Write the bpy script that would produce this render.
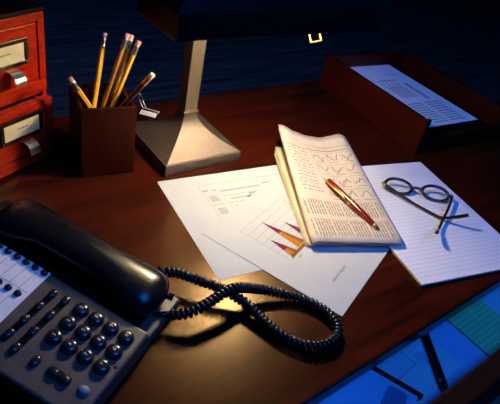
import bpy, bmesh, math, random
from mathutils import Vector, Matrix
random.seed(7)
for o in list(bpy.data.objects): bpy.data.objects.remove(o)
sc = bpy.context.scene
COL = sc.collection
R = math.radians

# ------------------------------------------------------------------ camera
cam_d = bpy.data.cameras.new('camera'); cam = bpy.data.objects.new('camera', cam_d); COL.objects.link(cam)
cam_d.sensor_fit = 'HORIZONTAL'; cam_d.sensor_width = 36.0
cam_d.lens = 36.0 * 521.0963 / 500.0
cam_d.clip_start = 0.01; cam_d.clip_end = 60
rows = [[0.78567, 0.23631, -0.57174], [-0.59036, 0.56264, -0.57871], [0.18493, 0.79221, 0.58156]]
m4 = Matrix(rows).to_4x4(); m4.translation = (0, 0, 0.4588)
cam.matrix_world = m4
sc.camera = cam

# ------------------------------------------------------------------ world, light, exposure
w = bpy.data.worlds.new('night_room'); sc.world = w; w.use_nodes = True
w.node_tree.nodes['Background'].inputs[0].default_value = (0.05, 0.13, 0.5, 1)
w.node_tree.nodes['Background'].inputs[1].default_value = 0.002
def area(name, loc, target, size, power, color):
    d = bpy.data.lights.new(name, 'AREA'); d.shape = 'RECTANGLE'; d.size, d.size_y = size
    d.energy = power; d.color = color
    o = bpy.data.objects.new(name, d); COL.objects.link(o); o.location = loc
    o.rotation_euler = (Vector(target) - Vector(loc)).to_track_quat('-Z', 'Y').to_euler()
    return o
area('twilight_window_light', (0.75, -0.75, 2.1), (0.6, 0.35, 0), (1.0, 1.2), 33, (0.012, 0.19, 1.0))
LAMP_STRENGTH = 325.0
LAMP_COLOR = (1.0, 0.84, 0.53)
vs = sc.view_settings
vs.view_transform = 'Standard'; vs.look = 'None'; vs.exposure = 0.0; vs.gamma = 1.0; vs.use_curve_mapping = False

# ------------------------------------------------------------------ materials
def mat(name, color, rough=0.5, metal=0.0, var=0.12, scale=40.0, stretch=(1, 1, 1), bump=0.0, coat=0.0, spec=0.5, color2=None):
    m = bpy.data.materials.new(name); m.use_nodes = True
    nt = m.node_tree; b = nt.nodes['Principled BSDF']
    tc = nt.nodes.new('ShaderNodeTexCoord'); mp = nt.nodes.new('ShaderNodeMapping')
    mp.inputs['Scale'].default_value = stretch
    nz = nt.nodes.new('ShaderNodeTexNoise'); nz.inputs['Scale'].default_value = scale; nz.inputs['Detail'].default_value = 5
    rp = nt.nodes.new('ShaderNodeValToRGB')
    c2 = color2 or tuple(c * (1 - 2.2 * var) for c in color)
    rp.color_ramp.elements[0].position = 0.33; rp.color_ramp.elements[1].position = 0.66
    rp.color_ramp.elements[0].color = (*[max(0, c) for c in c2], 1); rp.color_ramp.elements[1].color = (*color, 1)
    l = nt.links
    l.new(tc.outputs['Object'], mp.inputs['Vector']); l.new(mp.outputs[0], nz.inputs['Vector'])
    l.new(nz.outputs['Fac'], rp.inputs[0]); l.new(rp.outputs[0], b.inputs['Base Color'])
    b.inputs['Roughness'].default_value = rough; b.inputs['Metallic'].default_value = metal
    b.inputs['Coat Weight'].default_value = coat; b.inputs['Specular IOR Level'].default_value = spec
    if bump:
        bp = nt.nodes.new('ShaderNodeBump'); bp.inputs['Strength'].default_value = bump; bp.inputs['Distance'].default_value = 0.001
        l.new(nz.outputs['Fac'], bp.inputs['Height']); l.new(bp.outputs[0], b.inputs['Normal'])
    return m
def wood(name, c1, c2, stretch, rough=0.35, coat=0.3, scale=9, bump=0.08, spec=0.5, tint=(1.0, 0.75, 0.5)):
    m = mat(name, c1, rough, 0, 0.1, scale, stretch, bump, coat, spec, c2)
    nt = m.node_tree; b = nt.nodes['Principled BSDF']; b.inputs['Coat Roughness'].default_value = 0.25; b.inputs['Specular Tint'].default_value = (*tint, 1)
    # finer pores mixed over the broad figure
    src = b.inputs['Base Color'].links[0].from_socket
    mp = nt.nodes.new('ShaderNodeMapping'); mp.inputs['Scale'].default_value = tuple(s * 4 for s in stretch)
    tc = [n for n in nt.nodes if n.type == 'TEX_COORD'][0]
    nz = nt.nodes.new('ShaderNodeTexNoise'); nz.inputs['Scale'].default_value = scale * 2; nz.inputs['Detail'].default_value = 3
    rp = nt.nodes.new('ShaderNodeValToRGB'); rp.color_ramp.elements[0].position = 0.36; rp.color_ramp.elements[1].position = 0.55
    rp.color_ramp.elements[0].color = (0.45, 0.4, 0.4, 1); rp.color_ramp.elements[1].color = (1, 1, 1, 1)
    mx = nt.nodes.new('ShaderNodeMix'); mx.data_type = 'RGBA'; mx.blend_type = 'MULTIPLY'; mx.inputs['Factor'].default_value = 0.8
    l = nt.links
    l.new(tc.outputs['Object'], mp.inputs['Vector']); l.new(mp.outputs[0], nz.inputs['Vector']); l.new(nz.outputs['Fac'], rp.inputs[0])
    l.new(src, mx.inputs['A']); l.new(rp.outputs[0], mx.inputs['B']); l.new(mx.outputs['Result'], b.inputs['Base Color'])
    return m
M = {}
M['desk'] = wood('desk_walnut', (0.062, 0.0075, 0.003), (0.020, 0.0028, 0.0015), (1.0, 9, 9), 0.29, 0.0, 7, 0.1, 0.42, (1.0, 0.60, 0.25))
M['cab'] = wood('cabinet_mahogany', (0.60, 0.022, 0.005), (0.33, 0.011, 0.004), (2, 2, 14), 0.36, 0.0, 8, 0.08, 0.55, (1.0, 0.42, 0.12))
M['cup'] = wood('cup_mahogany', (0.045, 0.004, 0.002), (0.018, 0.002, 0.001), (16, 16, 1.5), 0.45, 0.0, 8, 0.08, 0.3, (1.0, 0.5, 0.3))
M['tray'] = wood('tray_mahogany', (0.060, 0.0045, 0.003), (0.03, 0.003, 0.002), (9, 1.2, 9), 0.5, 0.0, 8, 0.08, 0.2)
M['floor'] = wood('floor_dark_oak', (0.30, 0.26, 0.20), (0.10, 0.09, 0.08), (0.8, 8, 8), 0.55, 0.0, 3, 0.08, 0.3, (1, 1, 1))
M['wall'] = mat('wall_plaster', (0.22, 0.22, 0.24), 0.9, 0, 0.05, 12, bump=0.1)
M['trim'] = mat('trim_paint', (0.10, 0.07, 0.05), 0.5, 0, 0.1, 12)
M['shadowed_wood'] = wood('wood_painted_shadow', (0.020, 0.006, 0.004), (0.010, 0.003, 0.002), (8, 2, 8), 0.6, 0.0, 8, 0.08, 0.15)  # lack of lamplight put into the colour of case top and drawer front
M['void'] = mat('drawer_inside', (0.03, 0.016, 0.012), 0.6, 0, 0.1, 20)
M['brass'] = mat('antique_brass', (0.36, 0.27, 0.20), 0.46, 1.0, 0.06, 30, (6, 6, 1), 0.05)
M['brass_satin'] = mat('satin_brass', (0.235, 0.180, 0.150), 0.58, 1.0, 0.06, 30, (6, 6, 1), 0.05)
M['gold'] = mat('polished_gold', (0.80, 0.52, 0.17), 0.38, 1.0, 0.04, 60)
M['darkmetal'] = mat('bronzed_metal', (0.09, 0.065, 0.045), 0.35, 1.0, 0.1, 50)
M['shade'] = mat('shade_black_enamel', (0.010, 0.008, 0.008), 0.30, 0, 0.05, 30, spec=0.06)
M['shade_in'] = mat('shade_white_inside', (0.8, 0.78, 0.72), 0.6, 0, 0.02, 30)
M['steel'] = mat('nickel', (0.72, 0.70, 0.66), 0.28, 1.0, 0.05, 60)
M['enamel'] = mat('pale_enamel', (0.85, 0.80, 0.82), 0.4, 0, 0.03, 60)
M['black'] = mat('black_plastic', (0.008, 0.008, 0.009), 0.25, 0, 0.1, 80, spec=0.4)
M['face'] = mat('charcoal_plastic', (0.085, 0.066, 0.055), 0.44, 0, 0.05, 400, bump=0.06)
M['key'] = mat('key_black_gloss', (0.02, 0.02, 0.022), 0.24, 0, 0.1, 90, coat=0.3)
M['greykey'] = mat('key_grey', (0.22, 0.22, 0.24), 0.35, 0, 0.05, 90)
M['keyink'] = mat('key_lettering', (0.72, 0.70, 0.66), 0.5, 0, 0.02, 90)
M['card'] = mat('index_card', (0.93, 0.87, 0.80), 0.6, 0, 0.03, 60)
M['band'] = mat('blue_band', (0.10, 0.28, 0.72), 0.45, 0, 0.05, 60)
M['cord'] = mat('cord_black_rubber', (0.014, 0.014, 0.016), 0.22, 0, 0.1, 90)
M['cream'] = mat('label_cream', (0.95, 0.75, 0.34), 0.6, 0, 0.04, 70)
M['paper'] = mat('white_paper', (0.545, 0.55, 0.53), 0.75, 0, 0.015, 30, spec=0.2)
M['pad'] = mat('pad_paper', (0.90, 0.86, 0.86), 0.75, 0, 0.015, 30, spec=0.2)
M['padcard'] = mat('pad_backing', (0.62, 0.48, 0.26), 0.8, 0, 0.06, 60)
M['news'] = mat('newsprint', (0.73, 0.60, 0.46), 0.85, 0, 0.05, 60, spec=0.15)
M['ink'] = mat('news_ink', (0.36, 0.28, 0.21), 0.8, 0, 0.15, 200, spec=0.1)
M['greyink'] = mat('print_grey', (0.36, 0.33, 0.32), 0.8, 0, 0.08, 200, spec=0.1)
M['tanink'] = mat('print_tan', (0.40, 0.35, 0.28), 0.8, 0, 0.06, 200, spec=0.1)
M['inkdark'] = mat('print_dark', (0.20, 0.17, 0.17), 0.8, 0, 0.1, 200, spec=0.1)
M['ruled'] = mat('print_ruled_blue', (0.66, 0.66, 0.76), 0.8, 0, 0.05, 100, spec=0.1)
M['orange'] = mat('print_orange', (0.50, 0.19, 0.012), 0.7, 0, 0.06, 100, spec=0.1)
M['brownprint'] = mat('print_brown', (0.26, 0.09, 0.015), 0.7, 0, 0.06, 100, spec=0.1)
M['purple'] = mat('print_purple', (0.17, 0.012, 0.055), 0.7, 0, 0.1, 100, spec=0.1)
M['greenprint'] = mat('print_dark_green', (0.05, 0.07, 0.03), 0.7, 0, 0.1, 100, spec=0.1)
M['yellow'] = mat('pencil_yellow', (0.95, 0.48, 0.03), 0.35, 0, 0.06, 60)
M['shaded_yellow'] = mat('pencil_yellow_shaded', (0.42, 0.17, 0.03), 0.4, 0, 0.06, 60)  # yellow pencils standing in shade, the shade put into their colour
M['maroon'] = mat('pencil_maroon', (0.13, 0.018, 0.012), 0.3, 0, 0.08, 60)
M['pink'] = mat('eraser_pink', (0.62, 0.27, 0.24), 0.8, 0, 0.08, 200)
M['white'] = mat('eraser_white', (0.75, 0.70, 0.62), 0.8, 0, 0.05, 200)
M['graphite'] = mat('pencil_wood_tip', (0.5, 0.35, 0.2), 0.7, 0, 0.1, 90)
M['lacquer'] = mat('pen_red_lacquer', (0.20, 0.010, 0.006), 0.12, 0, 0.12, 60, coat=0.6)
M['tortoise'] = mat('tortoiseshell', (0.040, 0.014, 0.008), 0.18, 0, 0.2, 160, coat=0.4)
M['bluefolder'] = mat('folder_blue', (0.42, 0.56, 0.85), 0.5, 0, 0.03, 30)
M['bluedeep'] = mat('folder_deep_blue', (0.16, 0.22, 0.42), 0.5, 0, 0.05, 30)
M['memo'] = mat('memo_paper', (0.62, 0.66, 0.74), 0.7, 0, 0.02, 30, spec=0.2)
M['green'] = mat('green_ledger', (0.42, 0.78, 0.32), 0.7, 0, 0.04, 30, spec=0.2)
M['greenline'] = mat('ledger_lines', (0.20, 0.42, 0.20), 0.7, 0, 0.05, 30, spec=0.1)
M['traypaper'] = mat('tray_paper', (0.82, 0.82, 0.84), 0.75, 0, 0.015, 30, spec=0.2)
M['trayprint'] = mat('tray_print', (0.36, 0.38, 0.44), 0.75, 0, 0.06, 80, spec=0.2)
def glass(name):
    m = bpy.data.materials.new(name); m.use_nodes = True; nt = m.node_tree; nt.nodes.clear()
    out = nt.nodes.new('ShaderNodeOutputMaterial'); mix = nt.nodes.new('ShaderNodeMixShader')
    tr = nt.nodes.new('ShaderNodeBsdfTransparent'); gl = nt.nodes.new('ShaderNodeBsdfGlossy')
    gl.inputs['Roughness'].default_value = 0.02; tr.inputs[0].default_value = (0.97, 0.97, 0.97, 1)
    fr = nt.nodes.new('ShaderNodeValue'); fr.outputs[0].default_value = 0.04
    nt.links.new(fr.outputs[0], mix.inputs[0]); nt.links.new(tr.outputs[0], mix.inputs[1]); nt.links.new(gl.outputs[0], mix.inputs[2])
    nt.links.new(mix.outputs[0], out.inputs[0]); return m
M['lens'] = glass('lens_glass')
def emit(name, color, s):
    m = bpy.data.materials.new(name); m.use_nodes = True; nt = m.node_tree; nt.nodes.clear()
    out = nt.nodes.new('ShaderNodeOutputMaterial'); e = nt.nodes.new('ShaderNodeEmission')
    e.inputs[0].default_value = (*color, 1); e.inputs[1].default_value = s
    nt.links.new(e.outputs[0], out.inputs[0]); return m
M['tube'] = emit('lamp_tube_glow', LAMP_COLOR, LAMP_STRENGTH)

# ------------------------------------------------------------------ helpers
def link(name, me, material, parent=None, loc=(0, 0, 0), rot=(0, 0, 0), smooth=False):
    if material is not None and not me.materials: me.materials.append(M[material])
    if smooth:
        for p in me.polygons: p.use_smooth = True
    o = bpy.data.objects.new(name, me); COL.objects.link(o)
    o.location = loc; o.rotation_euler = rot
    if parent: o.parent = parent
    return o
def thing(name, label, cat, loc=(0, 0, 0), rotz=0.0, group=None):
    o = bpy.data.objects.new(name, None); COL.objects.link(o); o.empty_display_size = 0.02
    o.location = loc; o.rotation_euler = (0, 0, rotz); o['label'] = label; o['category'] = cat
    if group: o['group'] = group
    return o
def tag(o, label, cat, group=None):
    o['label'] = label; o['category'] = cat
    if group: o['group'] = group
    return o
def struct(o): o['kind'] = 'structure'; return o
def me_data(verts, faces, name='m'):
    me = bpy.data.meshes.new(name); me.from_pydata([tuple(v) for v in verts], [], faces); me.update(); return me
def bm_done(bm):
    bmesh.ops.recalc_face_normals(bm, faces=bm.faces[:])
    me = bpy.data.meshes.new('m'); bm.to_mesh(me); bm.free(); return me
def box_me(x0, x1, y0, y1, z0, z1, bevel=0.0, seg=2):
    bm = bmesh.new(); bmesh.ops.create_cube(bm, size=1)
    for v in bm.verts:
        v.co = Vector(((x0 + x1) / 2 + v.co.x * (x1 - x0), (y0 + y1) / 2 + v.co.y * (y1 - y0), (z0 + z1) / 2 + v.co.z * (z1 - z0)))
    if bevel: bmesh.ops.bevel(bm, geom=bm.edges[:], offset=bevel, segments=seg, affect='EDGES', profile=0.5)
    return bm_done(bm)
def box(name, b, material, parent=None, bevel=0.0, loc=(0, 0, 0), rot=(0, 0, 0), seg=2):
    return link(name, box_me(*b, bevel=bevel, seg=seg), material, parent, loc, rot)
def prism_me(poly, fn, z0, z1, bevel=0.0):
    # poly: 2-D outline, extruded from z0 to z1, mapped with fn(a, b, c)
    bm = bmesh.new()
    lo = [bm.verts.new(fn(a, b, z0)) for a, b in poly]; hi = [bm.verts.new(fn(a, b, z1)) for a, b in poly]
    n = len(poly)
    bm.faces.new(lo[::-1]); bm.faces.new(hi)
    for i in range(n): bm.faces.new((lo[i], lo[(i + 1) % n], hi[(i + 1) % n], hi[i]))
    bmesh.ops.recalc_face_normals(bm, faces=bm.faces[:])
    if bevel: bmesh.ops.bevel(bm, geom=bm.edges[:], offset=bevel, segments=2, affect='EDGES', profile=0.5)
    return bm_done(bm)
def lathe_me(profile, n=20, sx=1, sy=1):
    bm = bmesh.new(); rings = []
    for r, z in profile:
        if r < 1e-7: rings.append([bm.verts.new((0, 0, z))])
        else: rings.append([bm.verts.new((r * sx * math.cos(2 * math.pi * i / n), r * sy * math.sin(2 * math.pi * i / n), z)) for i in range(n)])
    for a, b in zip(rings, rings[1:]):
        for i in range(n):
            j = (i + 1) % n
            if len(a) == 1 and len(b) == 1: continue
            if len(a) == 1: bm.faces.new((a[0], b[i], b[j]))
            elif len(b) == 1: bm.faces.new((a[i], a[j], b[0]))
            else: bm.faces.new((a[i], a[j], b[j], b[i]))
    return bm_done(bm)
def tube_me(pts, rad, sides=8, closed=False, flat=1.0):
    pts = [Vector(p) for p in pts]; n = len(pts); verts = []; faces = []
    T = []
    for i in range(n):
        a = pts[(i - 1) % n] if (closed or i > 0) else pts[i]; b = pts[(i + 1) % n] if (closed or i < n - 1) else pts[i]
        T.append((b - a).normalized())
    up = Vector((0, 0, 1)) if abs(T[0].z) < 0.9 else Vector((1, 0, 0))
    N = (up - T[0] * up.dot(T[0])).normalized()
    for i in range(n):
        N = (N - T[i] * N.dot(T[i])).normalized(); B = T[i].cross(N)
        r = rad(i / (n - 1)) if callable(rad) else rad
        for k in range(sides):
            a = 2 * math.pi * k / sides
            verts.append(pts[i] + N * (math.cos(a) * r) + B * (math.sin(a) * r * flat))
    rng = n if closed else n - 1
    for i in range(rng):
        for k in range(sides):
            j = (i + 1) % n; l = (k + 1) % sides
            faces.append((i * sides + k, i * sides + l, j * sides + l, j * sides + k))
    if not closed:
        faces.append(tuple(range(sides))[::-1]); faces.append(tuple((n - 1) * sides + k for k in range(sides)))
    bm = bmesh.new(); me = me_data(verts, faces); bm.from_mesh(me); bpy.data.meshes.remove(me)
    return bm_done(bm)
def spline(ctrl, n):
    # Catmull-Rom through the control points
    P = [Vector(c) for c in ctrl]; P = [P[0] * 2 - P[1]] + P + [P[-1] * 2 - P[-2]]
    out = []; seg = len(P) - 3
    for i in range(n + 1):
        u = i / n * seg; k = min(int(u), seg - 1); t = u - k
        a, b, c, d = P[k:k + 4]
        out.append(0.5 * ((2 * b) + (c - a) * t + (2 * a - 5 * b + 4 * c - d) * t * t + (3 * b - a - 3 * c + d) * t ** 3))
    return out
def quads_me(quads):
    v = []; f = []
    for q in quads:
        k = len(v); v += [tuple(p) for p in q]; f.append(tuple(range(k, k + len(q))))
    return me_data(v, f)
def line_quad(a, b, wd, z):
    a = Vector(a); b = Vector(b); d = (b - a).normalized(); n = Vector((-d.y, d.x)) * wd / 2
    return [(*(a - n), z), (*(b - n), z), (*(b + n), z), (*(a + n), z)]
def text_me(s, size):
    c = bpy.data.curves.new('t', 'FONT'); c.body = s; c.size = size; c.align_x = 'CENTER'; c.align_y = 'CENTER'; c.resolution_u = 2
    o = bpy.data.objects.new('t', c); COL.objects.link(o)
    dg = bpy.context.evaluated_depsgraph_get(); me = bpy.data.meshes.new_from_object(o.evaluated_get(dg))
    bpy.data.objects.remove(o); bpy.data.curves.remove(c)
    me.materials.clear(); return me

# ------------------------------------------------------------------ room
FZ = -0.74
fl = struct(box('floor', (-2.5, 8.2, -2.2, 4.6, FZ - 0.06, FZ - 0.012), 'trim'))
pw = 0.13; y = -2.2; k = 0
while y < 4.6 - 0.01:
    cuts = [-2.5 + (k % 3) * 1.1, 1.0 + (k * 37 % 100) / 100 * 1.6, 4.4 + (k * 53 % 100) / 100 * 1.4, 8.2]
    x = -2.5
    for c in cuts:
        if c - x < 0.2: continue
        box('plank', (x + 0.0015, c - 0.0015, y + 0.002, min(y + pw, 4.6) - 0.002, FZ - 0.014, FZ), 'floor', fl, 0.0015, seg=1)
        x = c
    y += pw; k += 1
struct(box('wall_back', (-2.5, 8.2, 4.6, 4.75, FZ, 1.9), 'wall'))
struct(box('baseboard_back', (-2.5, 8.2, 4.58, 4.6, FZ, FZ + 0.12), 'trim', bevel=0.004))

# ------------------------------------------------------------------ desk
DX0, DX1, DY0, DY1 = -0.62, 1.26, 0.158, 0.785
desk = thing('writing_desk', 'dark polished wooden desk lit by the lamp, its front drawer pulled open', 'desk', ((DX0 + DX1) / 2, (DY0 + DY1) / 2, FZ))
oc = Vector(desk.location)
def dbox(name, x0, x1, y0, y1, z0, z1, m, bevel=0.002, parent=None):
    p = parent or desk
    return box(name, (x0 - oc.x, x1 - oc.x, y0 - oc.y, y1 - oc.y, z0 - oc.z, z1 - oc.z), m, p, bevel)
dbox('desktop', DX0, DX1, DY0, DY1, -0.024, 0.0, 'desk', 0.003)
dbox('side_panel', DX0 + 0.02, DX0 + 0.04, DY0 + 0.025, DY1 - 0.02, FZ, -0.024, 'desk')
dbox('side_panel', DX1 - 0.04, DX1 - 0.02, DY0 + 0.025, DY1 - 0.02, FZ, -0.024, 'desk')
dbox('back_panel', DX0 + 0.04, DX1 - 0.04, DY1 - 0.04, DY1 - 0.025, FZ + 0.25, -0.024, 'desk')
dbox('rail', DX0 + 0.04, DX1 - 0.04, DY0 + 0.03, DY0 + 0.05, -0.155, -0.137, 'desk')
dbox('rail', DX0 + 0.04, 0.238, DY0 + 0.026, DY0 + 0.05, -0.137, -0.024, 'desk')
# the pulled-out drawer
DR0, DR1 = 0.25, 1.14
dr = dbox('drawer', DR0 - 0.01, DR1 + 0.01, 0.066, 0.0945, -0.140, -0.032, 'shadowed_wood', 0.004)  # front coloured near black to stand for shadow below the desktop
dbox('drawer_side', DR0, DR0 + 0.012, 0.0945, 0.60, -0.125, -0.034, 'void', 0.001, dr)
dbox('drawer_side', DR1 - 0.012, DR1, 0.0945, 0.60, -0.125, -0.034, 'void', 0.001, dr)
dbox('drawer_bottom', DR0 + 0.012, DR1 - 0.012, 0.0945, 0.60, -0.125, -0.118, 'void', 0.0, dr)
dbox('drawer_back', DR0 + 0.012, DR1 - 0.012, 0.588, 0.60, -0.118, -0.036, 'void', 0.0, dr)
link('drawer_knob', lathe_me([(0, 0.026), (0.008, 0.0255), (0.013, 0.021), (0.014, 0.016), (0.008, 0.009), (0.006, 0.0)], 16), 'brass', dr,
     (0.695 - oc.x, 0.0665 - oc.y, -0.086 - oc.z), (R(90), 0, 0), True)

# ------------------------------------------------------------------ what lies in the drawer
def papers(name, label, cat, x0, x1, y0, y1, z0, z1, m, rotz=0.0, group=None):
    t = thing(name, label, cat, ((x0 + x1) / 2, (y0 + y1) / 2, z0), rotz, group)
    hx, hy = (x1 - x0) / 2, (y1 - y0) / 2
    return t, hx, hy
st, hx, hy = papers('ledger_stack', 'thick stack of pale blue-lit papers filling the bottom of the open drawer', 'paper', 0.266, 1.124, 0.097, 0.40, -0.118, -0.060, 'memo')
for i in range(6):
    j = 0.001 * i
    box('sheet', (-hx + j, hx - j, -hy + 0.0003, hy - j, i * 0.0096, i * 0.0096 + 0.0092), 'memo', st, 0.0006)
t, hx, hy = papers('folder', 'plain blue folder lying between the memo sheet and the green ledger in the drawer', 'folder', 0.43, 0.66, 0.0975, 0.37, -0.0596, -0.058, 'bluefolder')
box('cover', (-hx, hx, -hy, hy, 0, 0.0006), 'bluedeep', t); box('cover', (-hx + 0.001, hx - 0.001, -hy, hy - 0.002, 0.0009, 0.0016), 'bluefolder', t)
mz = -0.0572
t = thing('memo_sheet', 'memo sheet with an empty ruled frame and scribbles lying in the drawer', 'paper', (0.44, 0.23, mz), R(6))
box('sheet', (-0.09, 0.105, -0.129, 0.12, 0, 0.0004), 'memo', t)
q = []
def lq(a, b, wd=0.0007): q.append(line_quad(a, b, wd, 0.0007))
fx0, fx1, fy0, fy1 = -0.004, 0.052, -0.091, -0.066
for i in range(7): lq((fx0 + 0.003, fy0 + 0.003 + i * 0.0042), (fx1 - 0.003, fy0 + 0.003 + i * 0.0042), 0.0004)
for a, b in (((fx0, fy0), (fx1, fy0)), ((fx1, fy0), (fx1, fy1 + 0.01)), ((fx0, fy0), (fx0, fy1 + 0.01)), ((fx0, fy1 + 0.01), (fx1, fy1 + 0.01))): lq(a, b, 0.0009)
for i in range(7):
    a = (0.066 + i * 0.0035, -0.078 - i * 0.003); lq(a, (a[0] - 0.006 + random.uniform(-.002, .002), a[1] - 0.016), 0.0009)
link('print', quads_me(q), 'bluedeep', t)
# green ledger pad
t = thing('green_ledger_pad', 'green ruled ledger pad on top of the drawer papers', 'notepad', (0.651, 0.225, -0.0598), 0)
box('backing', (-0.043, 0.043, -0.127, 0.13, 0, 0.001), 'padcard', t)
box('pages', (-0.043, 0.043, -0.127, 0.13, 0.001, 0.0048), 'green', t, 0.0003)
q = [line_quad((-0.042, -0.121 + i * 0.0075), (0.042, -0.121 + i * 0.0075), 0.0009, 0.0051) for i in range(33)]
link('ruled_lines', quads_me(q), 'greenline', t)
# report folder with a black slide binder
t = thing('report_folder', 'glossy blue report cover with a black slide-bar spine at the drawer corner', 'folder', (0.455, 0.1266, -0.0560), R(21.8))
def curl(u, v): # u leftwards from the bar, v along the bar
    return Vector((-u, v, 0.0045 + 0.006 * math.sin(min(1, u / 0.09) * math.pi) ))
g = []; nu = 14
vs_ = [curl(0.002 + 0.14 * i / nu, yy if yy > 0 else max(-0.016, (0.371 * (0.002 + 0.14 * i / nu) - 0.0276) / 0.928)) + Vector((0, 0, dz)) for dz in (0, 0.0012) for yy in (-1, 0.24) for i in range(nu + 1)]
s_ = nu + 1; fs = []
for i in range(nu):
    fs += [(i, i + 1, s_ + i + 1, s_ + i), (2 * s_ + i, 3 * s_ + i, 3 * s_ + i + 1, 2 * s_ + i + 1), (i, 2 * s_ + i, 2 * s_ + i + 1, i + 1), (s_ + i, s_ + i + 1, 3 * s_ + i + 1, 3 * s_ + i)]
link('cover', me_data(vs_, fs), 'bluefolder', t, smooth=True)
def rr(x0, x1, y0, y1, r, n=6):
    o = []
    for cx, cy, a0 in ((x1 - r, y1 - r, 0), (x0 + r, y1 - r, 90), (x0 + r, y0 + r, 180), (x1 - r, y0 + r, 270)):
        for i in range(n + 1):
            a = R(a0 + 90 * i / n); o.append((cx + r * math.cos(a), cy + r * math.sin(a)))
    return o
link('label_window', prism_me(rr(-0.050, -0.011, -0.005, 0.019, 0.006), lambda a, b, c: curl(-a, b) + Vector((0, 0, c)), 0.0014, 0.0022), 'bluedeep', t)
link('slide_bar', prism_me(rr(-0.0035, 0.0035, -0.0035, 0.0035, 0.002, 4), lambda a, b, c: (a, c, b + 0.0055), -0.0205, 0.25), 'black', t)
def pen_obj(name, label, a, b, prof, m, parts=()):
    a = Vector(a); b = Vector(b); L = (b - a).length
    o = thing(name, label, 'pen', a); o.rotation_euler = (b - a).to_track_quat('Z', 'X').to_euler()
    return o, L
o, L = pen_obj('black_pen', 'slim black pen with a bright band lying across the papers in the drawer', (0.5005, 0.0990, -0.0508), (0.579, 0.208, -0.0508), None, None)
link('barrel', lathe_me([(0, 0), (0.0025, 0.0004), (0.0040, 0.004), (0.0042, 0.02), (0.0042, L - 0.02), (0.002, L - 0.006), (0.0006, L), (0, L)], 14), 'black', o, smooth=True)
link('band', lathe_me([(0.0043, 0.010), (0.0046, 0.0105), (0.0046, 0.0125), (0.0043, 0.013)], 14), 'steel', o, smooth=True)
link('clip', box_me(0.0042, 0.0056, -0.0012, 0.0012, 0.004, 0.045, 0.0004), 'black', o)

# ------------------------------------------------------------------ card index cabinet
cab = thing('card_cabinet', 'small red mahogany card index cabinet with two labelled drawers', 'cabinet', (0.1455, 0.6312, 0), math.atan2(0.411, 0.911))
CX0, CX1 = -0.020, 0.108
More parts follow.
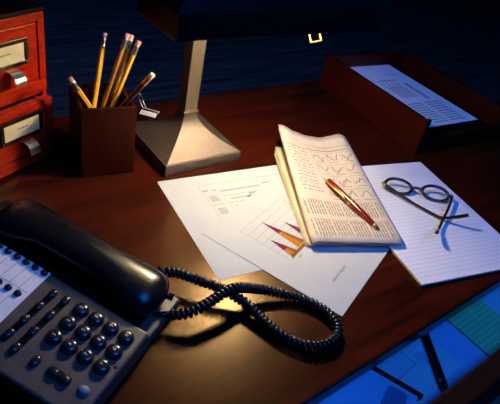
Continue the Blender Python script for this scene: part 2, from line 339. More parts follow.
# case: shell panels, front plane at y = 0.020
box('case_side', (CX0, CX0 + 0.008, 0.020, 0.150, 0, 0.212), 'cab', cab, 0.0012)
box('case_side', (CX1 - 0.008, CX1, 0.020, 0.150, 0, 0.212), 'cab', cab, 0.0012)
box('case_back', (CX0 + 0.008, CX1 - 0.008, 0.140, 0.150, 0, 0.212), 'cab', cab)
box('case_top', (CX0 - 0.001, CX1 + 0.001, 0.018, 0.151, 0.212, 0.2175), 'shadowed_wood', cab, 0.0012)  # top coloured dark in place of lamplight not reaching it
box('case_shelf', (CX0 + 0.008, CX1 - 0.008, 0.022, 0.140, 0.0955, 0.101), 'cab', cab, 0.0008)
box('case_bottom', (CX0 + 0.008, CX1 - 0.008, 0.030, 0.140, 0.0, 0.004), 'cab', cab, 0.0008)
def card_drawer(yf, x0, x1, z0, z1, lz0, lz1, lx0, lx1, px, pz):
    # yf: front plane; a frame with a recessed groove and a raised inner panel
    d = link('drawer', box_me(x0, x1, yf + 0.003, yf + 0.012, z0, z1, 0.001), 'cab', cab)
    fr = 0.011
    for b in ((x0, x1, yf, yf + 0.0035, z1 - fr, z1), (x0, x1, yf, yf + 0.0035, z0, z0 + fr + 0.005), (x1 - fr, x1, yf, yf + 0.0035, z0 + fr + 0.0052, z1 - fr - 0.0002), (x0, x0 + fr, yf, yf + 0.0035, z0 + fr + 0.0052, z1 - fr - 0.0002)):
        box('front_moulding', b, 'cab', d, 0.0008)
    box('front_panel', (x0 + fr + 0.0022, x1 - fr - 0.0022, yf + 0.0006, yf + 0.0034, z0 + fr + 0.0072, z1 - fr - 0.0022), 'cab', d, 0.001)
    box('drawer_side', (x0 + 0.006, x0 + 0.010, yf + 0.012, yf + 0.115, z0 + 0.004, z1 - 0.006), 'cab', d)
    box('drawer_side', (x1 - 0.010, x1 - 0.006, yf + 0.012, yf + 0.115, z0 + 0.004, z1 - 0.006), 'cab', d)
    box('drawer_floor', (x0 + 0.010, x1 - 0.010, yf + 0.012, yf + 0.115, z0 + 0.004, z0 + 0.007), 'void', d)
    # label holder
    t_ = 0.0055
    for b in ((lx0 - t_, lx1 + t_, yf - 0.0016, yf + 0.0012, lz1, lz1 + t_), (lx0 - t_, lx1 + t_, yf - 0.0016, yf + 0.0012, lz0 - t_, lz0), (lx1, lx1 + t_, yf - 0.0016, yf + 0.0012, lz0, lz1), (lx0 - t_, lx0, yf - 0.0016, yf + 0.0012, lz0, lz1)):
        box('label_frame', b, 'darkmetal', d, 0.0005)
    box('label_card', (lx0, lx1, yf - 0.0004, yf + 0.0012, lz0, lz1), 'cream', d)
    cx = (lx0 + lx1) / 2; cz = (lz0 + lz1) / 2 + 0.001
    q = []
    for i in range(6):
        a = cx - 0.009 + i * 0.0032
        q.append([(a, yf - 0.0006, cz - 0.0008), (a + 0.0024, yf - 0.0006, cz - 0.0008), (a + 0.0026, yf - 0.0006, cz + 0.0008 + (i % 2) * 0.0006), (a + 0.0003, yf - 0.0006, cz + 0.0008)])
    link('label_writing', quads_me(q), 'inkdark', d)
    for sx in (lx0 - t_ / 2, lx1 + t_ / 2):
        link('screw', lathe_me([(0, 0.001), (0.0010, 0.0007), (0.0013, 0)], 10), 'brass', d, (sx, yf - 0.0016, lz0 - t_ / 2), (R(90), 0, 0), True)
    # pull: a curved tongue reaching out from under the holder
    arc = [(0.0008, 0.004), (-0.004, 0.0045), (-0.010, 0.003), (-0.0145, -0.001), (-0.0165, -0.006), (-0.0170, -0.011)]
    v = []; f = []
    for sgn, off in ((0, 0), (1, 0.0013)):
        for (yy, zz) in arc:
            for xx in (px - 0.0085, px + 0.0085):
                v.append((xx, yf + yy + (off if zz < 0 else 0), pz + zz - (off if zz >= 0 else 0)))
    n = len(arc)
    for s in (0, 2 * n):
        for i in range(n - 1): f.append((s + 2 * i, s + 2 * i + 1, s + 2 * i + 3, s + 2 * i + 2))
    for i in range(n - 1):
        f.append((2 * i, 2 * i + 2, 2 * n + 2 * i + 2, 2 * n + 2 * i)); f.append((2 * i + 1, 2 * n + 2 * i + 1, 2 * n + 2 * i + 3, 2 * i + 3))
    f.append((2 * n - 2, 2 * n - 1, 4 * n - 1, 4 * n - 2))
    bm = bmesh.new(); me = me_data(v, f); bm.from_mesh(me); link('pull', bm_done(bm), 'steel', d, smooth=False)
    return d
card_drawer(0.018, CX0 + 0.001, CX1 - 0.001, 0.101, 0.2115, 0.1535, 0.178, 0.010, 0.0715, 0.050, 0.140)
card_drawer(0.000, CX0 + 0.008, CX1 - 0.0095, 0.006, 0.099, 0.0575, 0.081, 0.014, 0.073, 0.050, 0.044)

# ------------------------------------------------------------------ pencil cup with pencils
cup = thing('pencil_cup', 'square dark mahogany pencil cup standing between cabinet and lamp', 'pencil cup', (0.2935, 0.635, 0), R(-10.0))
hw = 0.0385; wt = 0.005; ch = 0.1105
def cwall(x0, x1, y0, y1): box('wall_panel', (x0, x1, y0, y1, 0.0, ch), 'cup', cup, 0.001)
cwall(-hw, hw, -hw, -hw + wt); cwall(-hw, hw, hw - wt, hw); cwall(-hw, -hw + wt, -hw + wt, hw - wt); cwall(hw - wt, hw, -hw + wt, hw - wt)
box('cup_floor', (-hw + wt, hw - wt, -hw + wt, hw - wt, 0.0005, 0.006), 'cup', cup)
def pencil(label, e, b, body, er, fer, L=None, grp='pencils in the wooden cup'):
    e = Vector(e); b = Vector(b); L = (e - b).length
    o = thing('pencil', label, 'pencil', b, group=grp); o.rotation_euler = (e - b).to_track_quat('Z', 'X').to_euler()
    me = lathe_me([(0, -0.004), (0.0012, -0.002), (0.0038, 0.012), (0.0038, L - 0.020), (0, L - 0.020)], 6); link('barrel', me, body, o)
    link('ferrule', lathe_me([(0.0038, L - 0.021), (0.0042, L - 0.0205), (0.0042, L - 0.017), (0.0037, L - 0.016), (0.0041, L - 0.0145), (0.0037, L - 0.013), (0.0041, L - 0.0115), (0.0040, L - 0.0065), (0.0036, L - 0.006)], 14), fer, o, smooth=True)
    link('eraser', lathe_me([(0.0037, L - 0.0075), (0.0038, L - 0.0008), (0.0032, L), (0, L + 0.0003)], 12), er, o, smooth=True)
    link('tip', lathe_me([(0, -0.0055), (0.0008, -0.003), (0.0013, -0.001)], 8), 'graphite', o)
    return o
pencil('short yellow pencil leaning far left in the cup, pink eraser lowest', (0.2478, 0.6389, 0.1407), (0.3239, 0.6373, 0.014), 'yellow', 'pink', 'steel')
pencil('yellow pencil standing nearly upright, left of the crossed bunch', (0.316, 0.6803, 0.1825), (0.2644, 0.6261, 0.012), 'yellow', 'pink', 'steel')
pencil('yellow pencil in painted shade behind the others, tallest of the right-hand bunch', (0.3364, 0.6528, 0.1909), (0.2805, 0.6533, 0.012), 'shaded_yellow', 'pink', 'steel')
pencil('yellow pencil in painted shade squeezed between two others, just right of the tallest', (0.3446, 0.6562, 0.1872), (0.2994, 0.6603, 0.012), 'shaded_yellow', 'pink', 'steel')
pencil('bright yellow pencil leaning right in front of the shaded ones', (0.3505, 0.6448, 0.1826), (0.2868, 0.6468, 0.012), 'yellow', 'pink', 'steel')
pencil('dark maroon pencil leaning far right with a white eraser tip', (0.34, 0.5815, 0.1624), (0.2674, 0.6539, 0.012), 'maroon', 'white', 'gold')

# small bulldog clip behind the cup
cl = thing('bulldog_clip', 'small pale enamelled bulldog clip lying behind the cup by the desk edge', 'clip', (0.437, 0.748, 0), R(-48))
box('jaw', (-0.015, 0.015, -0.013, -0.001, 0.001, 0.0022), 'enamel', cl, 0.0003, (0, 0, 0.004), (R(16), 0, 0))
box('jaw', (-0.015, 0.015, 0.001, 0.013, 0.001, 0.0022), 'enamel', cl, 0.0003, (0, 0, 0.004), (R(-16), 0, 0))
link('spring', tube_me([(-0.015, 0, 0.006), (0.015, 0, 0.006)], 0.0022, 8), 'darkmetal', cl, smooth=True)
link('handle', tube_me(spline([(-0.010, 0, 0.004), (-0.020, 0.004, 0.016), (-0.025, 0.006, 0.028), (-0.022, 0.010, 0.029), (-0.016, 0.009, 0.016), (-0.006, 0.002, 0.004)], 24), 0.0008, 6), 'steel', cl, smooth=True)

# ------------------------------------------------------------------ desk lamp
lamp = thing('desk_lamp', 'antique brass desk lamp with flared square base and wide black shade', 'lamp', (0.4355, 0.629, 0), R(-1.7))
box('base_plate', (-0.070, 0.070, -0.070, 0.070, 0, 0.019), 'brass_satin', lamp, 0.0012)
v = []; f = []; nl = 16
for i in range(nl + 1):
    u = i / nl; h = 0.0115 + 0.0555 * (1 - u) ** 2.1   # half width, concave flare
    z = 0.0195 + 0.052 * u
    v += [(-h, -h, z), (h, -h, z), (h, h, z), (-h, h, z)]
for i in range(nl):
    for k in range(4): f.append((4 * i + k, 4 * i + (k + 1) % 4, 4 * i + 4 + (k + 1) % 4, 4 * i + 4 + k))
f.append((4 * nl, 4 * nl + 1, 4 * nl + 2, 4 * nl + 3)); f.append((3, 2, 1, 0))
ped = link('pedestal', me_data(v, f), 'brass_satin', lamp)
box('collar', (-0.0138, 0.0138, -0.0138, 0.0138, 0.0708, 0.0732), 'brass', lamp, 0.0006); box('collar', (-0.0126, 0.0126, -0.0126, 0.0126, 0.0733, 0.0756), 'brass', lamp, 0.0006)
box('stem', (-0.0115, 0.0115, -0.0115, 0.0115, 0.0757, 0.318), 'brass', lamp, 0.0012)
box('arm', (-0.009, 0.009, -0.105, -0.0115, 0.300, 0.316), 'brass', lamp, 0.0012)
# shade: open-bottomed box with vertical skirt and sloping upper part
sr, sx, y0, y1, zb, zm, zt = 0.168, 0.143, -0.183, -0.090, 0.264, 0.291, 0.330
def shell(ins):
    return [[(-sx + ins, y0 + ins, zb), (sr - ins, y0 + ins, zb), (sr - ins, y1 - ins, zb), (-sx + ins, y1 - ins, zb)],
            [(-sx + ins, y0 + ins, zm - ins * .3), (sr - ins, y0 + ins, zm - ins * .3), (sr - ins, y1 - ins, zm - ins * .3), (-sx + ins, y1 - ins, zm - ins * .3)],
            [(-sx + 0.03 + ins, y0 + 0.028 + ins, zt - ins), (sr - 0.03 - ins, y0 + 0.028 + ins, zt - ins), (sr - 0.03 - ins, y1 - 0.028 - ins, zt - ins), (-sx + 0.03 + ins, y1 - 0.028 - ins, zt - ins)]]
def shell_me(ins, flip):
    v = [p for ring in shell(ins) for p in ring]; f = []
    for i in range(2):
        for k in range(4): f.append((4 * i + k, 4 * i + (k + 1) % 4, 4 * i + 4 + (k + 1) % 4, 4 * i + 4 + k))
    f.append((8, 9, 10, 11))
    if flip: f = [q[::-1] for q in f]
    return me_data(v, f)
shd = link('shade', shell_me(0, False), 'shade', lamp)
link('shade_lining', shell_me(0.0022, True), 'shade_in', shd)
for b in ((-sx - 0.0008, sr + 0.0008, y0 - 0.0008, y0 + 0.0026), (-sx - 0.0008, sr + 0.0008, y1 - 0.0026, y1 + 0.0008), (-sx - 0.0008, -sx + 0.0026, y0 + 0.0026, y1 - 0.0026), (sr - 0.0026, sr + 0.0008, y0 + 0.0026, y1 - 0.0026)):
    box('shade_rim', (*b, zb - 0.0012, zb + 0.0006), 'darkmetal', shd)
link('bulb', tube_me([(0.034, -0.137, 0.2790), (0.036, -0.137, 0.2790), (0.084, -0.137, 0.2790), (0.086, -0.137, 0.2790)], lambda u: 0.006 if u in (0, 1) else 0.0115, 16), 'tube', lamp, smooth=True)
link('bulb_socket', tube_me([(0.086, -0.137, 0.2790), (0.118, -0.137, 0.2790)], 0.0095, 14), 'shade_in', lamp, smooth=True)
link('socket_bracket', box_me(0.108, 0.114, -0.1385, -0.0925, 0.276, 0.282), 'darkmetal', lamp)
# square brass pull under the shade
pu = thing_loc = (0.0835, -0.152, 0.2475)
me = []
q0 = 0.0105
link('pull_ring', tube_me([(-q0, -q0 * .55, -q0 * .6), (q0, -q0 * .55, -q0 * .6), (q0, q0 * .55, q0 * .9), (-q0, q0 * .55, q0 * .9)], 0.0016, 8, True), 'gold', lamp, pu, (0, 0, R(8)))
link('pull_chain', tube_me([(0.0835, -0.1462, 0.258), (0.0835, -0.1462, 0.2672)], 0.0008, 6), 'gold', lamp)

# ------------------------------------------------------------------ loose sheets, pad
s1 = thing('paper_sheet', 'white sheet with a pale printed table, half under the chart page', 'paper', (0.346, 0.5542, 0.0002), R(-8.3))
box('sheet', (0, 0.2794, -0.2159, 0, 0, 0.0003), 'paper', s1)
q = []; PZ = 0.0005
def l1(a, b, wd): q.append(line_quad(a, b, wd, PZ))
l1((0.056, -0.0255), (0.225, -0.0255), 0.0008); l1((0.056, -0.0255), (0.056, -0.125), 0.0006)
l1((0.057, -0.040), (0.066, -0.040), 0.004); l1((0.072, -0.041), (0.080, -0.041), 0.003)
l1((0.085, -0.046), (0.155, -0.046), 0.0035); l1((0.160, -0.0415), (0.178, -0.0415), 0.003); l1((0.185, -0.046), (0.225, -0.046), 0.0035)
for i in range(5): l1((0.061, -0.055 - i * 0.003), (0.075, -0.055 - i * 0.003), 0.0018)
for i in range(5): l1((0.061, -0.085 - i * 0.003), (0.075, -0.085 - i * 0.003), 0.0018)
l1((0.058, -0.076), (0.078, -0.076), 0.0012)
for i in range(4): l1((0.088 + 0.003 * (i % 2), -0.058 - i * 0.009), (0.15 - 0.01 * (i % 3), -0.058 - i * 0.009), 0.0022 if i % 2 else 0.0012)
l1((0.085, -0.052), (0.085, -0.11), 0.0007); l1((0.128, -0.061), (0.14, -0.061), 0.004); l1((0.12, -0.068), (0.132, -0.068), 0.004)
link('printed_table', quads_me(q), 'tanink', s1)

s2 = thing('chart_sheet', 'white page printed with a bar chart of orange and purple spikes', 'paper', (0.4173, 0.2221, 0.0008), R(20.1))
box('sheet', (0, 0.2794, 0, 0.2159, 0, 0.0003), 'paper', s2)
q = []
for i in range(7): q.append(line_quad((0.042, 0.1795 - i * 0.0125), (0.165, 0.1795 - i * 0.0125), 0.0006, PZ))
q.append(line_quad((0.042, 0.1795), (0.042, 0.100), 0.0006, PZ)); q.append(line_quad((0.165, 0.1795), (0.165, 0.100), 0.0006, PZ))
for i in range(4): q.append(line_quad((0.150, 0.172 - i * 0.011), (0.158, 0.172 - i * 0.011), 0.0012, PZ + 0.0001))
link('chart_grid', quads_me(q), 'greyink', s2)
ZP = 0.0007
def spike(cx, wd, yb, yt, f1, f2):
    # orange and brown foot, purple middle, dark green tip: one printed spike
    def X(h, k): return cx + k * wd / 2 * (1 - (h - yb) / (yt - yb)) - (h - yb) * 0.02
    h1 = yb + (yt - yb) * f1; h2 = yb + (yt - yb) * f2
    g = [(X(yb, -1), yb), (X(yb, .15), yb), (X(yb, 1), yb), (X(h1, -1), h1), (X(h1, .15), h1), (X(h1, 1), h1), (X(h2, -1), h2), (X(h2, 1), h2), (X(yt, 0), yt)]
    me = me_data([(a, b, ZP) for a, b in g], [(0, 1, 4, 3), (1, 2, 5, 4), (3, 4, 5, 7, 6), (6, 7, 8)])
    for i, k in enumerate(('orange', 'brownprint', 'purple', 'greenprint')): me.materials.append(M[k]); me.polygons[i].material_index = i
    return link('chart_spike', me, None, s2)
spike(0.0585, 0.0165, 0.1005, 0.141, 0.32, 0.80)
spike(0.0835, 0.0200, 0.1025, 0.1705, 0.52, 0.90)
spike(0.1085, 0.0165, 0.1005, 0.1465, 0.30, 0.86)
spike(0.1330, 0.0165, 0.1000, 0.138, 0.10, 0.80)
link('chart_base', quads_me([[(0.046, 0.0965, ZP), (0.150, 0.0965, ZP), (0.150, 0.1015, ZP), (0.051, 0.1015, ZP)]]), 'brownprint', s2)
for i in range(4): link('axis_caption', quads_me([line_quad((0.055 + i * 0.030, 0.0915), (0.063 + i * 0.030, 0.0915), 0.0022, PZ)]), 'greyink', s2)
link('caption_text', text_me('annual report', 0.0074), 'inkdark', s2, (0.0675, 0.0357, PZ))

pad = thing('ruled_pad', 'white ruled writing pad with tan edge lying under the eyeglasses', 'notepad', (0.5582, 0.2069, 0.0), R(-14.5))
box('backing', (0, 0.2145, 0, 0.2794, 0.0012, 0.0022), 'padcard', pad)
box('pages', (0, 0.2145, 0, 0.2794, 0.0022, 0.0046), 'pad', pad, 0.0003)
q = [line_quad((0.002, 0.012 + i * 0.0079), (0.2125, 0.012 + i * 0.0079), 0.0007, 0.0049) for i in range(31)]
link('ruled_lines', quads_me(q), 'ruled', pad)
link('binding_strip', box_me(-0.0008, -0.0002, 0.0, 0.2794, 0.0012, 0.0046), 'padcard', pad)

# ------------------------------------------------------------------ folded newspaper
NS, NT = 0.146, 0.273
news = thing('folded_newspaper', 'folded newspaper of stock charts with a curling top, on the loose sheets', 'newspaper', (0.465, 0.333, 0), R(-25.3))
tabS = [-0.01, 0.006, 0.020, 0.044, 0.070, 0.097, 0.114, 0.128, 0.150]
tabZ = [0.040, 0.0455, 0.0453, 0.034, 0.0266, 0.0242, 0.0296, 0.0350, 0.0300]
def interp(x):
    if x <= tabS[0]: return tabZ[0]
    for i in range(len(tabS) - 1):
        if x <= tabS[i + 1]:
            u = (x - tabS[i]) / (tabS[i + 1] - tabS[i]); u = u * u * (3 - 2 * u) * 0.6 + u * 0.4
            return tabZ[i] * (1 - u) + tabZ[i + 1] * u
    return tabZ[-1]
def sm(x): x = max(0, min(1, x)); return x * x * (3 - 2 * x)
def ztop(s, t):
    b = 0.0160 - 0.0035 * s / NS + 0.0012 * math.sin(s * 60) * sm(t / 0.1)
    return b + (interp(s) - b) * max(0, t / NT) ** 1.35 - 0.004 * sm((0.006 - s) / 0.006) - 0.002 * sm((s - 0.138) / 0.01)
def zlow(s, t):
    base = 0.0013 + 0.0041 * sm((s - 0.028) / 0.035)
    return base
def grid_sheet(zf, s0, s1, t0, t1, th, ns=18, nt_=16, tap=1.0):
    v = []; f = []; n1 = ns + 1
    for dz in (0, -th):
        for j in range(nt_ + 1):
            for i in range(n1):
                s = s0 + (s1 - s0) * i / ns; t = t0 + (t1 - t0) * j / nt_; s += 0.011 * max(0, t / NT) * (1 - (s - s0) / (s1 - s0)) * tap
                v.append((s, t, zf(s, t) + dz))
    o = n1 * (nt_ + 1)
    for j in range(nt_):
        for i in range(ns):
            a = j * n1 + i
            f.append((a, a + 1, a + n1 + 1, a + n1)); f.append((o + a, o + a + n1, o + a + n1 + 1, o + a + 1))
    for i in range(ns):
        f.append((i, o + i, o + i + 1, i + 1)); a = nt_ * n1 + i; f.append((a, a + 1, o + a + 1, o + a))
    for j in range(nt_):
        a = j * n1; f.append((a, a + n1, o + a + n1, o + a)); a = j * n1 + ns; f.append((a, o + a, o + a + n1, a + n1))
    return me_data(v, f)
# upper section: four leaves that follow the curl
for k in range(4):
    zf = lambda s, t, k=k: zlow(s, t) + 0.0052 + (ztop(s, t) - zlow(s, t) - 0.0052) * (1 - k * 0.24)  if k else ztop(s, t)
    if k: zf = lambda s, t, k=k: ztop(s, t) - k * 0.0017 - 0.0006 * k * math.sin(s * 50 + k)
    ds = (0, 0.0015, 0.0005, 0.002)[k]
    link('leaf', grid_sheet(zf, ds, NS - ds * 1.3, (0, 0.0016, 0.0004, 0.0022)[k], NT - 0.002 * k, 0.0009), 'news', news, smooth=True)
# lower section: three flatter leaves
for k in range(3):
    zf = lambda s, t, k=k: zlow(s, t) + 0.0012 + (2 - k) * 0.0011 + (0.0105 - 0.003 * k) * (t / 0.25) ** 1.5 * (0.3 + 0.7 * sm((0.09 - s) / 0.08))
    link('leaf', grid_sheet(zf, -0.004 - 0.001 * k, NS - 0.003, 0.003 + 0.001 * k, 0.247 - 0.004 * k, 0.0008), 'news', news, smooth=True)
# printing that follows the surface
pv, pf = [], []
def pline(pts, wd):
    P = [Vector(p) for p in pts]
    for a, b in zip(P, P[1:]):
        if (b - a).length < 1e-6: continue
        n = max(1, int((b - a).length / 0.008)); d = (b - a).normalized(); nn = Vector((-d.y, d.x)) * wd / 2
        for i in range(n):
            c0 = a + (b - a) * i / n; c1 = a + (b - a) * (i + 1) / n; k = len(pv)
            for c in (c0 - nn, c1 - nn, c1 + nn, c0 + nn): pv.append((c.x, c.y, ztop(c.x, c.y) + 0.00045))
            pf.append((k, k + 1, k + 2, k + 3))
rnd = random.Random(3)
pline([(0.050, 0.238), (0.138, 0.238)], 0.0012); pline([(0.054, 0.228), (0.136, 0.228)], 0.0022)
# right block: stacked stock charts, each in a box
for r in range(4):
    t0 = 0.208 - r * 0.033
    pline([(0.060, t0 + 0.014), (0.139, t0 + 0.014)], 0.0007)
    for c in range(3):
        a0 = 0.064 + c * 0.026
        pts = [(a0 + i * 0.0024, t0 + rnd.uniform(-0.009, 0.009) * 0.6 + 0.006 * math.sin(i * 0.8 + r + c)) for i in range(9)]
        pline(pts, 0.0017)
        pline([(a0 - 0.002, t0 - 0.010), (a0 - 0.002, t0 + 0.012)], 0.0006)
        pline([(a0, t0 - 0.0125), (a0 + 0.018, t0 - 0.0125)], 0.0013)
# left block: slanting rows of text and a chart
for r in range(14):
    t0 = 0.222 - r * 0.0085
    if r % 4 == 3:
        pts = [(0.014 + i * 0.003, t0 + rnd.uniform(-0.004, 0.004)) for i in range(13)]; pline(pts, 0.0011)
    else:
        a = 0.014 + rnd.uniform(0, 0.004)
        while a < 0.050:
            b = a + rnd.uniform(0.004, 0.010); pline([(a, t0), (min(b, 0.052), t0)], 0.0021); a = b + 0.0022
# lower third: closely set columns of figures running lengthwise
for (ta, tb) in ((0.054, 0.088), (0.010, 0.046)):
    i = 0; s = 0.010
    while s < 0.139:
        a = ta + rnd.uniform(0, 0.003)
        while a < tb:
            b = min(tb, a + rnd.uniform(0.006, 0.014)); pline([(s, a), (s, b)], 0.0020); a = b + 0.0016
        s += 0.0044 if i % 6 else 0.0065; i += 1
link('newsprint_text', me_data(pv, pf), 'ink', news)

# ------------------------------------------------------------------ ballpoint pen on the newspaper
def nworld(s, t, dz):
    a = R(-25.3); return Vector((0.465 + s * math.cos(a) - t * math.sin(a), 0.333 + s * math.sin(a) + t * math.cos(a), ztop(s, t) + dz))
p0 = nworld(0.0640, 0.1375, 0.0062); p1 = nworld(0.1105, 0.0275, 0.0026)
o, L = pen_obj('ballpoint_pen', 'dark red lacquered pen with gold tip and clip resting on the newspaper', p0, p1, None, None)
link('barrel_cap', lathe_me([(0, -0.0005), (0.0028, 0.0003), (0.0046, 0.003), (0.0053, 0.012), (0.0056, 0.052), (0.0056, 0.056)], 20), 'lacquer', o, smooth=True)
link('barrel', lathe_me([(0.0056, 0.061), (0.0057, 0.066), (0.0053, 0.09), (0.0042, 0.108), (0.0036, 0.1115)], 20), 'lacquer', o, smooth=True)
link('centre_band', lathe_me([(0.0055, 0.0555), (0.0061, 0.056), (0.0061, 0.0578), (0.0056, 0.058), (0.0056, 0.0590), (0.0061, 0.0592), (0.0061, 0.061), (0.0055, 0.0615)], 20), 'gold', o, smooth=True)
link('tip_cone', lathe_me([(0.0036, 0.1113), (0.0037, 0.112), (0.0027, 0.120), (0.0013, L - 0.003), (0.0006, L), (0, L)], 16), 'gold', o, smooth=True)
link('crown_ring', lathe_me([(0.0030, 0.0004), (0.0050, 0.0026), (0.0050, 0.0036), (0.0044, 0.004)], 16), 'gold', o, smooth=True)
# clip lies on the side of the barrel that faces the left of the photograph
qd = (p1 - p0).to_track_quat('Z', 'X'); sd = qd.inverted() @ Vector((-0.75, -0.45, 0.30)); ca = math.atan2(sd.y, sd.x)
link('clip', tube_me([(0.0050, 0, 0.006), (0.0078, 0, 0.0085), (0.0076, 0, 0.03), (0.0067, 0, 0.046), (0.0072, 0, 0.049)], 0.0011, 8, flat=1.2), 'gold', o, (0, 0, 0), (0, 0, ca), True)

# ------------------------------------------------------------------ eyeglasses on the pad
gl = thing('eyeglasses', 'tortoiseshell eyeglasses with oval lenses standing open on the ruled pad', 'eyeglasses', (0.7253, 0.3464, 0.0050), R(-40.5))
TL = R(67)
def gp(x, h, off=0.0): return Vector((x, h * math.sin(TL) - off * math.cos(TL) * 0, 0.0022 + h * math.cos(TL)))
A_, B_ = 0.0232, 0.0145
fr = None
for s in (-1, 1):
    cx = s * 0.0325
    ring = [gp(cx + A_ * math.cos(a), B_ + B_ * math.sin(a)) for a in [2 * math.pi * i / 36 for i in range(36)]]
    rim = link('rim', tube_me(ring, 0.0027, 8, True), 'tortoise', gl, smooth=True)
    c = gp(cx, B_)
    link('lens', me_data([c] + ring, [(0, i + 1, (i + 1) % 36 + 1) for i in range(36)]), 'lens', gl, smooth=True)
link('bridge', tube_me(spline([gp(-0.0100, 0.012), gp(-0.005, 0.0145) + Vector((0, .001, .002)), gp(0.005, 0.0145) + Vector((0, .001, .002)), gp(0.0100, 0.012)], 12), 0.0025, 8), 'tortoise', gl, smooth=True)
inv = Matrix.Rotation(R(40.5), 3, 'Z')
def loc_g(p): return inv @ (Vector(p) - Vector((0.7253, 0.3464, 0.0050)))
for s in (-1, 1):
    e0 = gp(s * 0.0545, 0.013); e1 = gp(s * 0.0610, 0.0115) + Vector((0, 0, 0.003))
    link('end_piece', tube_me([e0, (e0 + e1) / 2 + Vector((0, .0005, .0008)), e1], 0.0028, 8), 'tortoise', gl, smooth=True)
    if s < 0: path = [e1, loc_g((0.6985, 0.340, 0.0095)), loc_g((0.7090, 0.3010, 0.0088)), loc_g((0.7125, 0.2880, 0.0105)), loc_g((0.7220, 0.2730, 0.0190)), loc_g((0.7345, 0.2600, 0.0290))]
    else: path = [e1, loc_g((0.7420, 0.2970, 0.0150)), loc_g((0.7000, 0.2790, 0.0120)), loc_g((0.6800, 0.2705, 0.0130)), loc_g((0.6600, 0.2625, 0.0200)), loc_g((0.6440, 0.2565, 0.0280))]
    link('temple', tube_me(spline(path, 40), lambda u: 0.0023 + 0.0008 * sm((u - 0.6) / 0.3), 8), 'tortoise', gl, smooth=True)
    link('hinge', box_me(-0.0016, 0.0016, -0.0022, 0.0022, -0.0028, 0.0028, 0.0004), 'gold', gl, (e1.x - s * 0.001, e1.y - 0.003, e1.z))

# ------------------------------------------------------------------ letter tray at the right
tr = thing('letter_tray', 'open mahogany letter tray at the back right of the desk', 'letter tray', (0.853, 0.4504, 0), R(-5.5))
TW, TLn, TH = 0.260, 0.312, 0.073
def side_poly(): # y,z outline with the dip and nub at the open front
    return [(0, 0), (TLn, 0), (TLn, TH), (0.020, TH), (0.012, TH - 0.001), (0.004, TH + 0.004), (0.0, TH + 0.002)]
link('side_wall', prism_me(side_poly(), lambda a, b, c: (c, a, b), 0, 0.010, 0.001), 'tray', tr)
link('side_wall', prism_me(side_poly(), lambda a, b, c: (c, a, b), TW - 0.010, TW, 0.001), 'tray', tr)
box('back_wall', (0.010, TW - 0.010, TLn - 0.010, TLn, 0, TH), 'tray', tr, 0.001)
box('tray_floor', (0.010, TW - 0.010, 0.0, TLn - 0.010, 0.004, 0.010), 'tray', tr, 0.0005)
box('front_lip', (0.010, TW - 0.010, 0.0, 0.010, 0.010, 0.034), 'tray', tr, 0.001)
ps = thing('paper_stack', 'stack of letters filling the wooden tray under its top page', 'paper', (0.853, 0.4504, 0.0102), R(-5.5))
for i in range(5): box('sheet', (0.0155 - 0.0005 * i, 0.1985 - 0.0008 * (i % 2), 0.060 + 0.0004 * i, 0.2985, i * 0.0065, i * 0.0065 + 0.0063), 'traypaper', ps, 0.0004)
tp = thing('printed_page', 'printed page lying on top in the mahogany letter tray, lit blue', 'paper', (0.853, 0.4504, 0.0432), R(-5.5))
X0 = -0.0266
box('sheet', (0.0125, 0.2005, 0.0225, 0.3015, 0, 0.0005), 'traypaper', tp)
q = []
def tl(a, b, wd): q.append(line_quad(a, b, wd, 0.0008))
tl((0.158, 0.203), (0.158, 0.125), 0.010)
for i in range(7): tl((0.090 + i * 0.0075, 0.212 - 0.02 * (i % 2)), (0.090 + i * 0.0075, 0.140), 0.0035)
tl((0.09, 0.222), (0.15, 0.222), 0.004); tl((0.135, 0.250), (0.175, 0.250), 0.002)
for i in range(9):
    tl((0.075, 0.112 - i * 0.0095), (0.118, 0.112 - i * 0.0095), 0.0042); tl((0.126, 0.112 - i * 0.0095), (0.175, 0.112 - i * 0.0095), 0.0042)
link('printing', quads_me(q), 'trayprint', tp)

# ------------------------------------------------------------------ telephone
tel = thing('telephone', 'charcoal push-button desk telephone with a white memory label panel', 'telephone', (0.13976, 0.34111, 0), R(29.416))
TT = R(7.108); ct, s_t = math.cos(TT), math.sin(TT); ZF = 0.0366
def F(x, y, n=0.0): return Vector((x, y * ct - n * s_t, ZF + y * s_t + n * ct))
PX0, PX1, PY0, PY1 = -0.093, 0.086, -0.0695, 0.175
XS = 0.0195
def wedge(x0, x1, yA, yB, n, bev):
    bm = bmesh.new()
    pts = [F(x0, yA, n), F(x1, yA, n), F(x1, yB, n), F(x0, yB, n)]
    lo = [Vector((p.x * 0.985, p.y, 0.0035)) for p in pts]
    a = [bm.verts.new(p) for p in lo]; b = [bm.verts.new(p) for p in pts]
    bm.faces.new(a[::-1]); bm.faces.new(b)
    for i in range(4): bm.faces.new((a[i], a[(i + 1) % 4], b[(i + 1) % 4], b[i]))
    bmesh.ops.bevel(bm, geom=bm.edges[:], offset=bev, segments=3, affect='EDGES', profile=0.5)
    return bm_done(bm)
link('body', wedge(PX0, XS, PY0, PY1, 0, 0.003), 'face', tel)
link('cradle', wedge(XS + 0.0004, PX1, -0.0520, PY1, -0.0125, 0.002), 'black', tel)
link('cradle_end', wedge(XS + 0.0004, PX1, PY0, -0.0524, -0.0115, 0.002), 'face', tel)
for (fx, fy) in ((-0.08, -0.055), (0.072, -0.055), (-0.08, 0.14), (0.072, 0.14)):
    link('foot', lathe_me([(0, 0), (0.006, 0), (0.006, 0.004), (0, 0.004)], 12), 'black', tel, (fx, fy * ct, 0))
KEY = lathe_me([(0.0086, 0.0), (0.0084, 0.0010), (0.0076, 0.0022), (0.0074, 0.0042), (0.0062, 0.0056), (0.0030, 0.0061), (0, 0.0061)], 20)
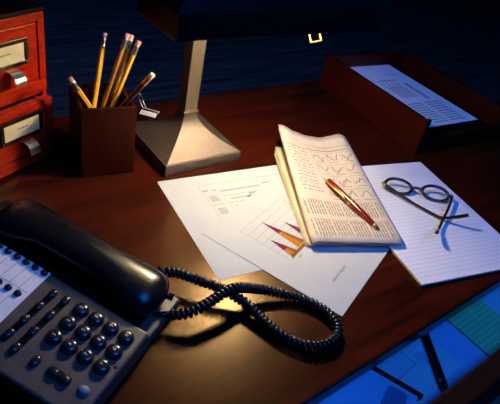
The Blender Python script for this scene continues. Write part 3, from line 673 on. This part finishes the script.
digits = ['1', '2', '3', '4', '5', '6', '7', '8', '9', '*', '0', '#']
for r in range(4):
    for c in range(3):
        p = F(-0.0394 + 0.0197 * c, -0.018 * r, 0.0001)
        k_ = link('key', KEY, 'key', tel, p, (TT, 0, 0), True)
        link('key_digit', text_me(digits[3 * r + c], 0.0052), 'keyink', k_, (0, 0, 0.0063))
FK = lathe_me([(0.0056, 0), (0.0055, 0.001), (0.0048, 0.0026), (0.003, 0.0034), (0, 0.0036)], 16, 1.15, 0.8)
for yy, x0, sh in ((0.0343, -0.0009, 0.0195), (0.0192, 0.0000, 0.0226)):
    link('key_groove', prism_me(rr(x0 - 0.068 if yy > .03 else x0 - 0.075, x0 + 0.006, yy - 0.0038, yy + 0.0038, 0.0036, 5), lambda a, b, c: F(a, b, c), 0.0, 0.0006), 'black', tel)
    for i in range(4): link('function_key', FK, 'key', tel, F(x0 - i * sh, yy, 0.0007), (TT, 0, 0), True)
link('function_key', FK, 'key', tel, F(-0.068, -0.0035, 0.0001), (TT, 0, 0), True)
link('key_groove', prism_me(rr(-0.0735, -0.0625, -0.042, -0.0165, 0.005, 5), lambda a, b, c: F(a, b, c), 0.0, 0.0012), 'key', tel)
for yy in (-0.0235, -0.0355): link('volume_key', FK, 'key', tel, F(-0.068, yy, 0.0012), (TT, 0, R(90)), True)
link('redial_key', lathe_me([(0.0062, 0), (0.0060, 0.001), (0.005, 0.0026), (0.003, 0.0032), (0, 0.0034)], 18, 0.8, 1.0), 'greykey', tel, F(-0.0665, -0.0555, 0.0001), (TT, 0, 0), True)
link('speaker_mark', prism_me([(-0.0335, -0.0655), (-0.0300, -0.0655), (-0.0310, -0.0625), (-0.0325, -0.0618)], lambda a, b, c: F(a, b, c), 0.0, 0.0003), 'black', tel)
# memory label panel
mp_ = link('memory_panel', prism_me([(-0.0905, 0.0465), (0.0188, 0.0530), (0.0188, 0.158), (-0.0905, 0.158)], lambda a, b, c: F(a, b, c), 0.0001, 0.0010), 'card', tel)
MB_ = lathe_me([(0.0040, 0), (0.0039, 0.001), (0.0033, 0.0026), (0.0018, 0.0032), (0, 0.0033)], 14)
for i in range(9):
    yy = 0.0583 + 0.0117 * i
    link('memory_button', MB_, 'key', tel, F(0.0148, yy, 0.0010), (TT, 0, 0), True)
    link('memory_button', MB_, 'key', tel, F(-0.0208, yy + 0.0016, 0.0010), (TT, 0, 0), True)
q = []
for i in range(10):
    yy = 0.0640 + 0.0117 * i - 0.0117
    if yy < 0.156 and yy > 0.053: q.append([F(-0.088, yy, 0.0012), F(-0.027, yy, 0.0012), F(-0.027, yy + 0.0006, 0.0012), F(-0.088, yy + 0.0006, 0.0012)]); q.append([F(-0.016, yy, 0.0012), F(0.0095, yy, 0.0012), F(0.0095, yy + 0.0006, 0.0012), F(-0.016, yy + 0.0006, 0.0012)])
q.append([F(-0.0152, 0.053, 0.0012), F(-0.0146, 0.053, 0.0012), F(-0.0146, 0.156, 0.0012), F(-0.0152, 0.156, 0.0012)])
link('panel_rules', quads_me(q), 'greyink', tel)
# handset: one smooth swept body, thick at both ends
hs = thing('telephone_handset', 'glossy black telephone handset resting on the phone cradle', 'handset', (0.13976, 0.34111, 0), R(29.416))
HX = 0.0575
def hand_sec(u):
    # u 0 (near end, mouthpiece) .. 1 (far end, earpiece)
    e = abs(2 * u - 1)
    endr = math.sqrt(max(0.0, 1 - max(0, (e - 0.80) / 0.20) ** 2.2))
    wdt = (0.0235 + 0.0075 * sm((e - 0.35) / 0.4)) * (0.25 + 0.75 * endr)
    top = 0.0195 + 0.007 * (1 - e * e) - 0.003 * sm((u - 0.5) / 0.5)
    bot = 0.002 - 0.0100 * sm((e - 0.42) / 0.25)
    mid = bot + (top - bot) * 0.42
    top2 = mid + (top - mid) * (0.12 + 0.88 * endr); bot2 = mid + (bot - mid) * (0.3 + 0.7 * endr)
    return wdt, bot2, top2
v = []; f = []; n = 44; sd_ = 28
for i in range(n + 1):
    u = 0.5 - 0.5 * math.cos(math.pi * i / n); y = -0.0600 + 0.210 * u
    wd, zb_, zt_ = hand_sec(u)
    zc = zb_ + (zt_ - zb_) * 0.42
    for k in range(sd_):
        a = 2 * math.pi * k / sd_; cx, cz = math.cos(a), math.sin(a)
        ex = math.copysign(abs(cx) ** 0.88, cx) * wd
        ez = zc + (math.copysign(abs(cz) ** 0.92, cz) * ((zt_ - zc) if cz > 0 else (zc - zb_)))
        v.append(F(HX + ex, y, ez))
for i in range(n):
    for k in range(sd_):
        l = (k + 1) % sd_; f.append((i * sd_ + k, i * sd_ + l, (i + 1) * sd_ + l, (i + 1) * sd_ + k))
f.append(tuple(range(sd_))[::-1]); f.append(tuple(n * sd_ + k for k in range(sd_)))
bm = bmesh.new(); me = me_data(v, f); bm.from_mesh(me)
link('shell', bm_done(bm), 'black', hs, smooth=True)
for y in (-0.036, 0.126):
    link('voice_cap', lathe_me([(0, 0), (0.0200, 0), (0.0215, 0.002), (0.0215, 0.006)], 24), 'black', hs, F(HX, y, -0.0122), (TT, 0, 0), True)
link('cord_socket', tube_me([F(HX + 0.010, -0.052, 0.004), F(HX + 0.0135, -0.066, 0.003)], 0.0042, 12), 'black', hs, smooth=True)

# coiled cord
cord = thing('coiled_cord', 'black coiled telephone cord looping over itself on the desk', 'cord', (0.30, 0.28, 0))
def wpt(x, y, z): return Vector((x - 0.30, y - 0.28, z))
ctrl = [(0.246, 0.362, 0.026), (0.262, 0.354, 0.024), (0.2795, 0.3345, 0.022), (0.297, 0.313, 0.020), (0.314, 0.2875, 0.013), (0.3205, 0.2565, 0.009), (0.328, 0.229, 0.0075), (0.345, 0.206, 0.0075), (0.370, 0.198, 0.0075), (0.391, 0.206, 0.0075), (0.399, 0.228, 0.0075), (0.390, 0.255, 0.0075), (0.368, 0.278, 0.010), (0.335, 0.2965, 0.018), (0.3005, 0.3010, 0.030), (0.2625, 0.2975, 0.026), (0.239, 0.3005, 0.021), (0.224, 0.3110, 0.018)]
path = spline([wpt(*c) for c in ctrl], 400)
# arc-length resample
acc = [0.0]
for a, b in zip(path, path[1:]): acc.append(acc[-1] + (b - a).length)
Ltot = acc[-1]
def at_len(s):
    import bisect
    i = min(max(bisect.bisect_left(acc, s), 1), len(acc) - 1); u = (s - acc[i - 1]) / max(1e-9, acc[i] - acc[i - 1])
    return path[i - 1].lerp(path[i], u)
pitch = 0.0056; turns = int(Ltot / pitch); spt = 12; tot = turns * spt; HR = 0.0043
hel = []; N = Vector((0, 0, 1))
for i in range(tot + 1):
    s = Ltot * i / tot; p = at_len(s); T = (at_len(min(Ltot, s + 0.001)) - at_len(max(0, s - 0.001))).normalized()
    N = (N - T * N.dot(T)).normalized(); B = T.cross(N); a = 2 * math.pi * i / spt
    rr_ = HR * min(1, s / 0.006 + 0.15, (Ltot - s) / 0.006 + 0.15)
    hel.append(p + N * math.cos(a) * rr_ + B * math.sin(a) * rr_)
link('coil', tube_me(hel, 0.0025, 8), 'cord', cord, smooth=True)
link('plug', tube_me([wpt(0.2265, 0.3095, 0.018), wpt(0.2105, 0.3170, 0.017)], 0.0036, 8), 'black', cord, smooth=True)
link('lead', tube_me(spline([wpt(0.240, 0.3625, 0.034), wpt(0.2425, 0.3655, 0.033), wpt(0.2450, 0.3660, 0.028), wpt(0.246, 0.362, 0.026)], 12), 0.0018, 6), 'cord', cord, smooth=True)
